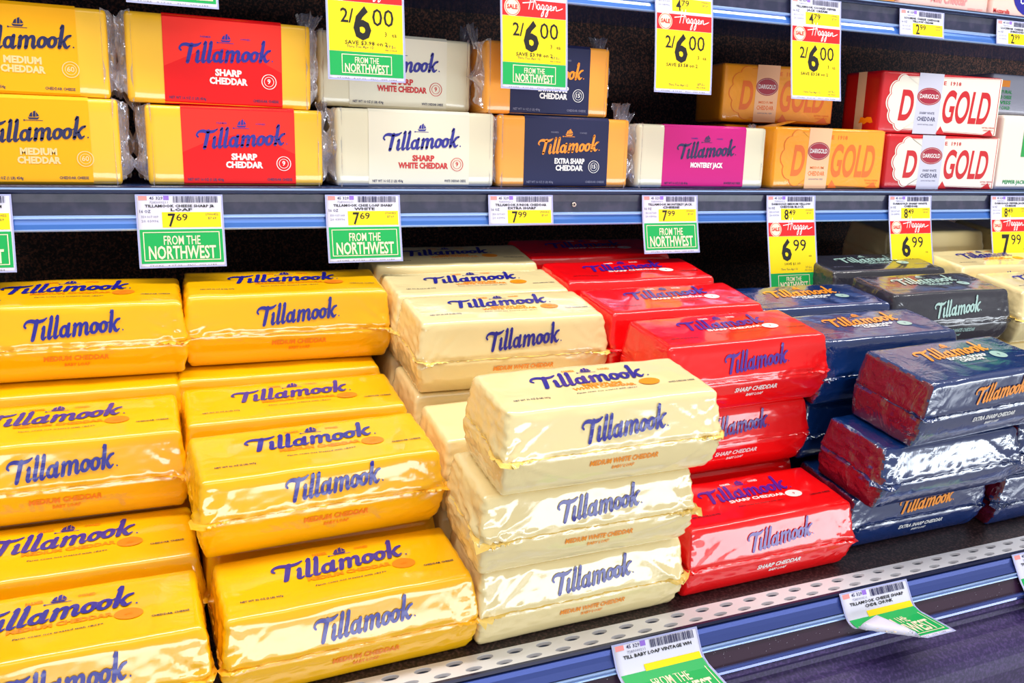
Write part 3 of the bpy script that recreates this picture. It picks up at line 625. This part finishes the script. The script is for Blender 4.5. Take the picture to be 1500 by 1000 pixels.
brick('red', .4, 16.3, ZM + 7.1, 7.6, 86.1, 'red banded cheese brick, upper one stacked at top left', .8, 14, roll=.6, ears=[(1.0, 2.6, 1.5, .5)])
brick('white', 18.6, 34.9, ZM, 7.4, 86.0, 'white banded cheese brick, lower one with full logo visible', 0, 15, ears=[(1.03, 1.4, .9, .3)])
brick('white', 17.6, 33.4, ZM + 7.6, 7.1, 89.2, 'white banded cheese brick, upper one behind a yellow price tag', 0, 16, roll=.5, ears=[(1.03, 1.7, 1.9, .3)])
brick('navy', 35.4, 51.0, ZM, 7.35, 86.2, 'navy banded orange cheese brick, lower one on the middle shelf', 0, 17, ears=[(.98, 2.6, 1.9, .7), (1.08, 2.0, 1.0, .8)])
brick('navy', 33.9, 48.4, ZM + 7.45, 7.2, 86.6, 'navy banded orange cheese brick, upper one behind a sale tag', 1.5, 18, ears=[(.98, 2.2, 1.5, .4), (-1.03, 1.2, 1.6, -.2)])
brick('magenta', 52.3, 69.6, ZM, 7.0, 86.2, 'magenta banded white cheese brick beside the orange pack', -1, 19, ears=[(1.0, 1.2, .5, .2)])

def scalloped(x0, x1, h, r):
    """white field with a scalloped left edge"""
    pts = [(x1, .15), (x1, h - .15)]; cx = x0 + 3.4
    for k in range(57):
        u = k / 56; t = math.pi / 2 + math.pi * u; b = abs(math.sin(u * math.pi * 5)) ** .6
        pts.append((cx + (2.55 + .5 * b) * math.cos(t), h / 2 + (h / 2 - .55 + .35 * b) * math.sin(t)))
    return pts
def foil_pack(kind, x0, x1, zb, h, yfront, label, yaw=0, seed=1, d=6.6, ears=False, roll=0):
    red = kind == 'red'
    e, w = pack_base('cheese_pack', x0, x1, zb, h, yfront, d, label, 'paper-wrapped cheese packs on the middle shelf', 'wrap_red' if red else 'wrap_orange', yaw, seed, r=.3, roll=roll)
    yy = -d / 2 - .03; fm = lambda v, eps: np.column_stack([v[:, 0], np.full(len(v), yy - eps), v[:, 1]])
    T = Layout(); hw = w / 2; k = w / 17.
    P = scalloped(-hw + .5, hw - .1, h, 1)
    n = len(P); cen = (0., h / 2)
    def fan(sc): return [cen] + [(cen[0] + (x - cen[0]) * sc, cen[1] + (y - cen[1]) * sc) for x, y in P], [(0, 1 + (i + 1) % n, 1 + i) for i in range(n)]
    if red:
        v, f = fan(1.0); T.add('field_outline', 'wrap_white', v, f, .3); v, f = fan(.978); T.add('field_outline', 'wrap_red', v, f, .8); v, f = fan(.965); T.add('white_field', 'wrap_white', v, f, 1.3)
    else:
        v, f = fan(1.0); T.add('field_outline', 'glyph_orange', v, f, .3); v, f = fan(.985); T.add('orange_field', 'wrap_orange', v, f, .8)
    gc = 'wrap_red' if red else 'glyph_orange'; bx = -hw + w * .38
    T.rect('centre_band', 'wrap_lilac' if red else 'wrap_peach', bx - 1.7 * k, .05, bx + 1.7 * k, h - .05, 2, step=3, slant=.03)
    T.text('brand_print', gc, 'D', bx - 3.0 * k, h * .23, h * .46, 1.8 * k, .03, 2.2, shear=.1, res=8); T.text('brand_print', gc, 'GOLD', bx + 5.5 * k, h * .22, h * .5, 6.9 * k, .025, 2.2, shear=.1, res=8)
    T.disc('brand_oval', 'crimson', bx + .1, h * .62, 1.66 * k, 1.08, 3); T.circle('oval_rim', 'wrap_white', bx + .1, h * .62, 1.5 * k, .035, 3.5, ry=.94)
    T.text('oval_print', 'ink_white', 'DARIGOLD', bx + .1, h * .62 - .24, .5, 2.6 * k, .015, 4, res=3)
    T.text('small_print', gc if not red else 'ink_navy', 'SHARP WHITE' if red else 'MEDIUM', bx + .05, h * .33, .28, 2.1 * k, .01, 3, res=1); T.text('small_print', gc if not red else 'ink_navy', 'CHEDDAR', bx + .02, h * .22, .5, 2.6 * k, .02, 3, res=1)
    T.text('small_print', 'ink_grey', 'ALWAYS NATURAL CHEESE', bx, h * .15, .16, 2.2 * k, .01, 3, res=1)
    T.text('small_print', gc, 'E  1918', bx + 3.2 * k, h * .82, .45, 2.5 * k, .02, 3, res=1)
    T.text('small_print', gc, 'NATURAL CHEDDAR', hw - 1.6, h * .135, .2, 2.2, .01, 3, res=1); T.text('small_print', gc, 'CHEESE BLOCK', hw - 1.6, h * .09, .18, 1.8, .01, 3, res=1)
    T.add('peak_print', gc, [(bx + 1.9, .12), (bx + 3.4, .12), (bx + 2.6, 1.1)], [(0, 1, 2)], 2.5); T.add('peak_print', gc, [(hw - 2.6, .12), (hw - .6, .12), (hw - 1.2, .9)], [(0, 1, 2)], 2.5)
    T.place(fm, e, .012)
    if red:
        sm = lambda v, eps: np.column_stack([np.full(len(v), -hw - .02 - eps), v[:, 0], v[:, 1]])
        T2 = Layout(); T2.rect('seal_strip', 'paper_cream', -.6, .1, .9, h - .05, 1); T2.place(sm, e)
    if ears:
        V = []; F = []
        for sd, L_ in ((-1, 4.0), (1, 1.0)):
            b = len(V); nx_, ny_ = 8, 5
            for i in range(nx_ + 1):
                u = i / nx_
                for j in range(ny_ + 1):
                    t = j / ny_; xx = sd * (hw - .2) - sd * u * L_ ; V.append((xx, -1.8 + t * 3.6 * (1 - .5 * u), h - .1 + (.8 if sd < 0 else 1.7) * u ** 1.2 + .25 * noise.noise(Vector((u * 3, t * 4, seed)))))
            for i in range(nx_):
                for j in range(ny_): a = b + i * (ny_ + 1) + j; F.append((a, a + 1, a + ny_ + 2, a + ny_ + 1))
        mesh_obj('folded_ear', np.array(V) * CM, F, 'wrap_orange', e, True)
    return e
foil_pack('orange', 70.9, 88.0, ZM, 7.3, 86.0, 'orange paper-wrapped cheese pack in front on the middle shelf', 0, 31, ears=True)
foil_pack('orange', 68.6, 84.6, ZM + 7.9, 7.0, 92.5, 'shaded orange cheese pack set back between two sale tags', -7, 32, d=7.0)
back_sup = foil_pack('orange', 69.4, 86.2, ZM, 7.6, 93.5, 'orange cheese pack underneath the shaded one, behind the front orange pack', -2, 34, d=6.8)
foil_pack('red', 88.6, 108.5, ZM, 6.95, 86.0, 'red and white cheese pack, lower of the two at right', 0, 33)
foil_pack('red', 87.2, 107.5, ZM + 7.0, 7.6, 86.2, 'red and white cheese pack, upper of the two with a red side', -2.0, 35)

def plain_pack(x0, x1, zb, h, yf, label, body, d=7, seed=1, fn=None, cat_group='packs at the right edge', yaw=0):
    e, w = pack_base('cheese_pack', x0, x1, zb, h, yf, d, label, cat_group, body, yaw, seed)
    yy = -d / 2 - .03; T = Layout(); fn(T, w, h); T.place(lambda v, eps: np.column_stack([v[:, 0], np.full(len(v), yy - eps), v[:, 1]]), e, .012)
    return e
def pr1(T, w, h):
    T.rect('green_panel', 'wrap_green', -w / 2 + 4.2, h * .45, w / 2 - .3, h - .2, 1, step=4)
    T.text('variety_print', 'ink_green', 'PEPPER JACK', -w / 2 + 3.6, .8, .5, 4.5, .02, 2); T.text('small_print', 'ink_green', 'CHEESE', w / 2 - 4, 1, .8, 4, .03, 2)
plain_pack(109.3, 124, ZM, 10.0, 86.4, 'white and green cheese pack cut by the right edge of the photo', 'wrap_white', seed=41, fn=pr1, cat_group='packs at the right edge')
def pr2(T, w, h):
    T.rect('orange_patch', 'ink_amber', -w / 2 + .6, h * .68, -w / 2 + 3.4, h * .84, 1, step=4)
    for i in range(4): T.text('small_print', 'ink_green', ['NATURAL', 'SLICED CHEESE', 'SWISS', 'KEEP COLD'][i], -w / 2 + 2.4, h * (.52 - i * .13), .42, 3.2, .02, 2, res=1)
plain_pack(108.6, 124, ZM + 10.1, 5.4, 88.4, 'grey pack with small coloured print on top of the white and green pack', 'wrap_grey', seed=42, fn=pr2)
# top shelf packs, only their feet are in view
def pr3(T, w, h):
    T.text('variety_print', 'ink_pink', 'Mild Cheddar', .6, .9, 1.0, 6.2, .02, 2, shear=.1); T.rect('pink_strip', 'wrap_peach', -w / 2 + .4, 2.4, w / 2 - .4, 4.5, 1, step=5)
    T.text('small_print', 'ink_pink', 'NATURAL CHEESE', w / 2 - 2.3, .35, .3, 2.6, .01, 2, res=1)
def pr4(T, w, h):
    T.disc('round_crest', 'ink_blue', -.8, 3.4, 3.2, 2.9, 1, 20); T.text('crest_print', 'ink_white', 'Cheese', -.8, 1.9, .9, 3.6, .02, 2, shear=.2)
    T.text('small_print', 'ink_red', 'Mozzarella', -w / 2 + 1.8, .5, .5, 3.0, .02, 2, res=1)
def pr5(T, w, h): T.rect('yellow_panel', 'paper_yellow', -w / 2 + .5, .6, w / 2 - .5, 5, 1, step=6)
plain_pack(74.0, 87.4, 18.0, 9, 86.2, 'orange pack on the upper shelf, mostly above the frame', 'cheese_orange', seed=43, fn=pr5, cat_group='packs on the upper shelf')
plain_pack(88.0, 103.2, 18.0, 9, 86.2, 'pink cheese pack on the upper shelf reading mild cheddar', 'wrap_pink', seed=44, fn=pr3, cat_group='packs on the upper shelf')
plain_pack(103.9, 119.0, 18.0, 9, 86.2, 'pink pack with a round blue crest in the top right corner', 'wrap_pink', seed=45, fn=pr4, cat_group='packs on the upper shelf')

# ------------------------------------------------------------------ price tags
TW = 7.3
def tag_layout(kind, name, price, sz='16 OZ', sale='6.99', seed=1, save='SAVE $1.00'):
    """v = 0 at the tag's top edge, negative downwards; returns layout and total height"""
    T = Layout(); hw = TW / 2; A = 3.05
    T.rect('pink_mark', 'ink_pink', -hw + .25, -.5, -hw + .95, -.15, 1); T.text('code_print', 'ink_navy', '45 329', -hw + 1.7, -.45, .25, 1.1, .01, 2, res=1); T.rect('lilac_mark', 'ink_lilac', -hw + 2.3, -.48, -hw + 2.75, -.12, 1)
    T.text('code_print', 'ink_grey', '7283000211', -hw + 1.9, -.78, .18, 1.5, .0, 2, res=1)
    barcode(T, 'barcode', -hw + 3.1, -.72, hw - .45, -.15, seed)
    T.text('name_print', 'ink_black', name[0], 0, -1.12, .22, 5.8, .03, 2, res=1)
    if len(name) > 1: T.text('name_print', 'ink_black', name[1], .1, -1.45, .22, 1.0 + .2 * len(name[1]), .03, 2, res=1)
    if kind == 'low': A = 2.15; T.rect('price_panel', 'paper_yellow', -1.4, -2.3, hw - .25, -1.72, 1)
    else: T.text('size_print', 'ink_navy', sz, -hw + .75, -1.6, .24, .9, .01, 2, res=1)
    if kind != 'low':
        for i, t in enumerate(('350 017 009', '20 03996')): T.text('code_print', 'ink_grey', t, -hw + 1.1, -2.05 - i * .38, .2, 1.4, .0, 2, res=1)
        T.rect('price_panel', 'paper_yellow', -hw + 2.1, -2.9, hw - .25, -1.55, 1)
        a, b = price.split('.'); T.text('price_print', 'ink_black', a, -hw + 2.9, -2.8, 1.1, .62, .015, 2); T.text('price_print', 'ink_black', b, -hw + 3.75, -2.3, .58, .95, .005, 2)
        T.text('unit_print', 'ink_navy', '27000422', hw - 1.0, -1.85, .18, 1.1, .0, 2, res=1); T.text('unit_print', 'ink_navy', '$7.69', hw - 1.0, -2.2, .2, .7, .0, 2, res=1)
    y = -A
    def nw(y, hgt, inset):
        T.rect('green_panel', 'paper_green', -hw + .2, y - hgt, hw - .2, y - .02, 1)
        x0, x1 = -hw + .2 + inset, hw - .2 - inset; T.frame('sign_border', 'paper_cream', x0, y - hgt + .22, x1, y - .24, .07)
        ih = hgt - .46; cw = x1 - x0
        T.text('sign_print', 'paper_cream', 'FROM THE', 0, y - .24 - ih * .44, ih * .30, cw * .48, .01, 2.5); T.text('sign_print', 'paper_cream', 'NORTHWEST', 0, y - .24 - ih * .93, ih * .43, cw * .88, .02, 2.5)
    if kind == 'nw': nw(y, 3.0, .25); y -= 3.0
    if kind == 'low': nw(y, 3.5, .25); y -= 3.5
    if kind in ('sale', 'salenw'):
        T.rect('header_band', 'paper_red', -hw + .2, y - 1.75, hw - .2, y - .15, 1); T.disc('sale_disc', 'paper_cream', -hw + 1.25, y - .95, .85, .85, 2); T.circle('disc_rim', 'paper_red', -hw + 1.25, y - .95, .74, .06, 3)
        T.text('sale_print', 'paper_red', 'SALE', -hw + 1.25, y - 1.12, .4, 1.15, .03, 3.5, res=1); T.shape('store_name_print', 'ink_white', STORE, .9, y - 1.05, 4.4, 2, sy=1.35)
        yb = 4.3 if kind == 'salenw' else 6.0
        T.rect('sale_panel', 'paper_yellow', -hw + .2, y - 1.85 - yb, hw - .2, y - 1.78, 1); yt = y - 1.85
        if sale.startswith('2/'):
            T.text('sale_price', 'ink_black', '2/', -1.75, yt - 1.75, 1.2, 1.2, .01, 2); T.text('sale_price', 'ink_black', '6', -.35, yt - 3.1, 2.65, 1.65, .03, 2); T.text('sale_price', 'ink_black', '00', 1.6, yt - 1.9, 1.5, 2.0, .0, 2)
            T.text('save_print', 'ink_black', save, 0 if kind == 'salenw' else -.2, yt - 3.65, .33, 4.0, .01, 2, res=1); T.text('unit_print', 'ink_black', '3   ea', 2.3, yt - 2.8, .4, 1.1, .0, 2, res=1)
        else:
            a, b = sale.split('.'); T.text('sale_price', 'ink_black', a, -.9, yt - 2.75, 2.35, 1.5, .03, 2); T.text('sale_price', 'ink_black', b, 1.1, yt - 1.7, 1.35, 1.9, .0, 2); T.text('unit_print', 'ink_black', 'ea', 2.6, yt - 2.4, .25, .4, .0, 2, res=1)
            T.text('save_print', 'ink_black', save, -.1, yt - 3.35, .28, 2.4, .0, 2, res=1)
        T.text('date_print', 'ink_navy', 'Thru Tue Apr 12', -.6, yt - yb + .35, .22, 2.5, .0, 2, res=1); T.text('unit_print', 'ink_navy', '37.5c', 2.3, yt - yb + .5, .24, .9, .0, 2, res=1); T.text('unit_print', 'ink_navy', 'PER OUNCE', 2.3, yt - yb + .22, .13, 1.1, .0, 2, res=1)
        y = yt - yb
        if kind == 'salenw': nw(y, 2.15, 1.1); y -= 2.15
    if kind != 'plain':
        T.text('footer_print', 'ink_grey', 'STORE   4 17 22    PLU   000 1184', 0, y - .26, .12, 5.6, .0, 2, res=1); y -= .4
    return T, -y
def tag_path(start, segs, total):
    """polyline in (y, z) with total length; returns f(d) -> (y, z, ny, nz)"""
    P = [np.array(start, float)]; a0 = None
    for L_, ang0, ang1 in segs:      # angle from straight down, positive swings towards the shopper
        n = 10
        for i in range(n):
            a = math.radians(ang0 + (ang1 - ang0) * (i + .5) / n); P.append(P[-1] + np.array([-math.sin(a), -math.cos(a)]) * L_ / n)
    P = np.array(P); D = np.concatenate([[0], np.cumsum(np.linalg.norm(np.diff(P, axis=0), axis=1))])
    def f(d):
        d = np.clip(d, 0, D[-1] - 1e-6); y = np.interp(d, D, P[:, 0]); z = np.interp(d, D, P[:, 1]); y2 = np.interp(d + .05, D, P[:, 0]); z2 = np.interp(d + .05, D, P[:, 1])
        ty, tz = y2 - y, z2 - z; k = np.maximum(np.hypot(ty, tz), 1e-6); return y, z, tz / k, -ty / k
    return f
def price_tag(x0, start, kind, name, price, label, segs, group, sale='6.99', seed=1, save='SAVE $1.00', skew=0., wave=.06, twist=0., fold=None, skd=2.6):
    T, H = tag_layout(kind, name, price, sale=sale, seed=seed, save=save)
    pf = tag_path(start, segs, H); xc = x0 + TW / 2
    def mp(v, eps):
        v = np.array(v); u = v[:, 0].copy(); d = -v[:, 1]
        if fold is not None:          # the corner beyond the fold line rolls over onto the sheet
            u0, d0, u1, d1, r = fold; n_ = np.array([d1 - d0, -(u1 - u0)]); n_ = n_ / np.linalg.norm(n_)
            if n_[0] > 0: n_ = -n_
            k = (u - u0) * n_[0] + (d - d0) * n_[1]; a = np.clip(k / r, 0, math.pi); kk = np.where(k < 0, k, r * np.sin(a) - np.maximum(k - math.pi * r, 0)); hgt = r * (1 - np.cos(a)) * (k > 0)
            u += (kk - k) * n_[0]; d += (kk - k) * n_[1]; eps = hgt + eps * np.cos(a) * 1.; u -= 0
        y, z, ny, nz = pf(d)
        ny, nz = -np.abs(ny), np.where(ny < 0, nz, -nz)
        hang = np.clip((d - 2.6) / 6, 0, 1)
        yo = -hang * (wave * 4 * (u / 3.65) ** 2 * .35) + twist * hang * u * .12
        X = u + skew * np.clip(d - skd, 0, 99)
        Y = y + ny * eps + yo; Zz = z + nz * eps
        return np.column_stack([X, Y - start[0], Zz - start[1]])
    nx_, ny_ = 12, max(12, int(H * 4)); v = []; f = []
    g = [(-TW / 2 + TW * i / nx_, -H * j / ny_) for j in range(ny_ + 1) for i in range(nx_ + 1)]
    front = mp(np.array(g), 0.); backv = mp(np.array(g), -.025)
    for j in range(ny_):
        for i in range(nx_): a = j * (nx_ + 1) + i; f.append((a, a + nx_ + 1, a + nx_ + 2, a + 1))
    n0 = len(front); f += [tuple(k + n0 for k in q)[::-1] for q in f]
    rim = [i for i in range(nx_ + 1)] + [(j + 1) * (nx_ + 1) - 1 for j in range(1, ny_ + 1)] + [ny_ * (nx_ + 1) + i for i in range(nx_ - 1, -1, -1)] + [j * (nx_ + 1) for j in range(ny_ - 1, 0, -1)]
    for k in range(len(rim)): a, b = rim[k], rim[(k + 1) % len(rim)]; f.append((a, b, b + n0, a + n0))
    o = mesh_obj('price_tag', np.vstack([front, backv]) * CM, f, 'paper_white', None, False); o.location = W3(xc, start[0], start[1])
    o.data.polygons.foreach_set('use_smooth', [True] * len(o.data.polygons))
    tag(o, label, 'label', group); T.place(mp, o, .018)
    fr = Layout(); fr.frame('paper_border', 'paper_edge', -TW / 2, -H, TW / 2, -0.0, .11, 1); fr.place(mp, o, .018)
    return o
def mid(curl=0): return [(3.1, 6, 10), (12, 6 if curl == 0 else 10, curl)]
G1, G2, G3 = 'price tags on the middle shelf rail', 'price tags on the upper shelf rail', 'price tags on the bottom rail'
ys = 84.5 - .28; zs_ = -4.85
def mt(x0, kind, name, price, label, curl, **k): price_tag(x0, (ys, zs_), kind, name, price, label, mid(curl), G1, **k)
mt(-16.4 + .1, 'nw', ['TILLAMOOK CHEESE MEDIUM', 'LOAF'], '7.69', 'green-panelled price tag cut off by the left edge', 12, seed=1)
mt(.45, 'nw', ['TILLAMOOK CHEESE SHARP JR', 'LOAF'], '7.69', 'green-panelled price tag under the red banded bricks', 10, seed=2)
mt(17.0, 'nw', ['TILLAMOOK CHSE LOAF SHARP', 'WHITE'], '7.69', 'green-panelled price tag under the white banded bricks', 14, seed=3)
mt(33.6, 'plain', ['TILLAMOOK JUNIOR CHEDDAR', 'EXTRA SHARP'], '7.99', 'short price tag with no green panel under the navy banded bricks', 4, seed=4)
mt(51.8, 'nw', ['TILLAMOOK MONTEREY JACK', 'CHEESE'], '7.99', 'green-panelled price tag under the magenta banded brick', 26, seed=5)
mt(68.8, 'salenw', ['DARIGOLD MEDIUM YELLOW', 'CHEDDAR BLOCK'], '8.49', 'yellow sale tag below the orange pack, above the dark loaves', 14, sale='6.99', seed=6)
mt(87.9, 'salenw', ['DARIGOLD SHARP WHITE', 'CHEDDAR'], '8.49', 'yellow sale tag below the red and white packs', 18, sale='6.99', seed=7)
mt(106.1, 'sale', ['DARIGOLD PEPPER JACK', 'CHEESE'], '8.49', 'yellow sale tag at the right edge priced 7.99', 18, sale='7.99', seed=8)
zu = 17.3
def ut(x0, kind, name, price, label, curl=6, **k): price_tag(x0, (ys, zu), kind, name, price, label, [(3.1, 6, 10), (12, 5, curl)], G2, **k)
ut(.8, 'nw', ['TILLAMOOK SLICES', 'MEDIUM'], '4.79', 'price tag hanging in at the very top left, only its foot showing', seed=11)
ut(17.3, 'salenw', ['TILLAMOOK SHREDDED', 'CHEDDAR'], '4.79', 'yellow and green two-for sale tag hanging over the white banded brick', 2, sale='2/6.00', seed=12, save='SAVE $3.98 on 2')
ut(34.3, 'salenw', ['TILLAMOOK SHREDDED', 'SHARP'], '4.79', 'yellow and green two-for sale tag hanging over the navy banded brick', 2, sale='2/6.00', seed=13, save='SAVE $3.98 on 2')
ut(51.9, 'sale', ['TILLAMOOK FARMSTYLE', 'CHEDDAR'], '4.79', 'all-yellow two-for sale tag above the magenta banded brick', 2, sale='2/6.00', seed=14, save='SAVE $3.58 on 2')
ut(69.8, 'sale', ['TILLAMOOK COOKED PEPPER', 'JACK CREAM'], '4.79', 'all-yellow two-for sale tag above the shaded orange pack', 12, sale='2/6.00', seed=15, save='SAVE $3.58 on 2')
ut(86.2, 'plain', ['LUCERNE CHEESE CHEDDAR', 'YELLOW CREAM'], '2.99', 'short price tag on the upper rail below the pink pack', 4, seed=16)
ut(102.7, 'plain', ['LUCERNE CHEESE MOZZ', 'SHREDDED'], '2.99', 'short price tag on the upper rail at the top right edge', 4, seed=17)
# bottom rail: the tags lie on the sloping rail, the green part lifts off towards the shopper
lang = math.degrees(math.atan2(RA[0] - RB[0], RA[1] - RB[1]))
ls = rp(.12, .34)
def low(x0, name, label, bend, **k):
    o = price_tag(x0, ls, 'low', name, '8.99', label, [(1.8, lang, lang), (.9, lang, lang + bend * .8), (12, lang + bend, lang + bend - 2)], G3, skd=1.6, **k)
    o.scale = (1.1, 1.1, 1.1)
low(33.0, ['TILL BABY LOAF VINTAGE WH'], 'price tag with green panel on the bottom rail below the red loaf', 46, seed=21, skew=.12)
low(56.2, ['TILLAMOOK CHEESE SHARP', 'CHDR CHUNK'], 'price tag with curled-up green corner on the bottom rail at right', 60, seed=22, skew=.08, fold=(-3.65, 2.9, .5, 6.05, .26))
low(78.2, ['TILLAMOOK EXTRA SHARP', 'BABY LOAF'], 'price tag on the bottom rail at the right edge', 10, seed=23)
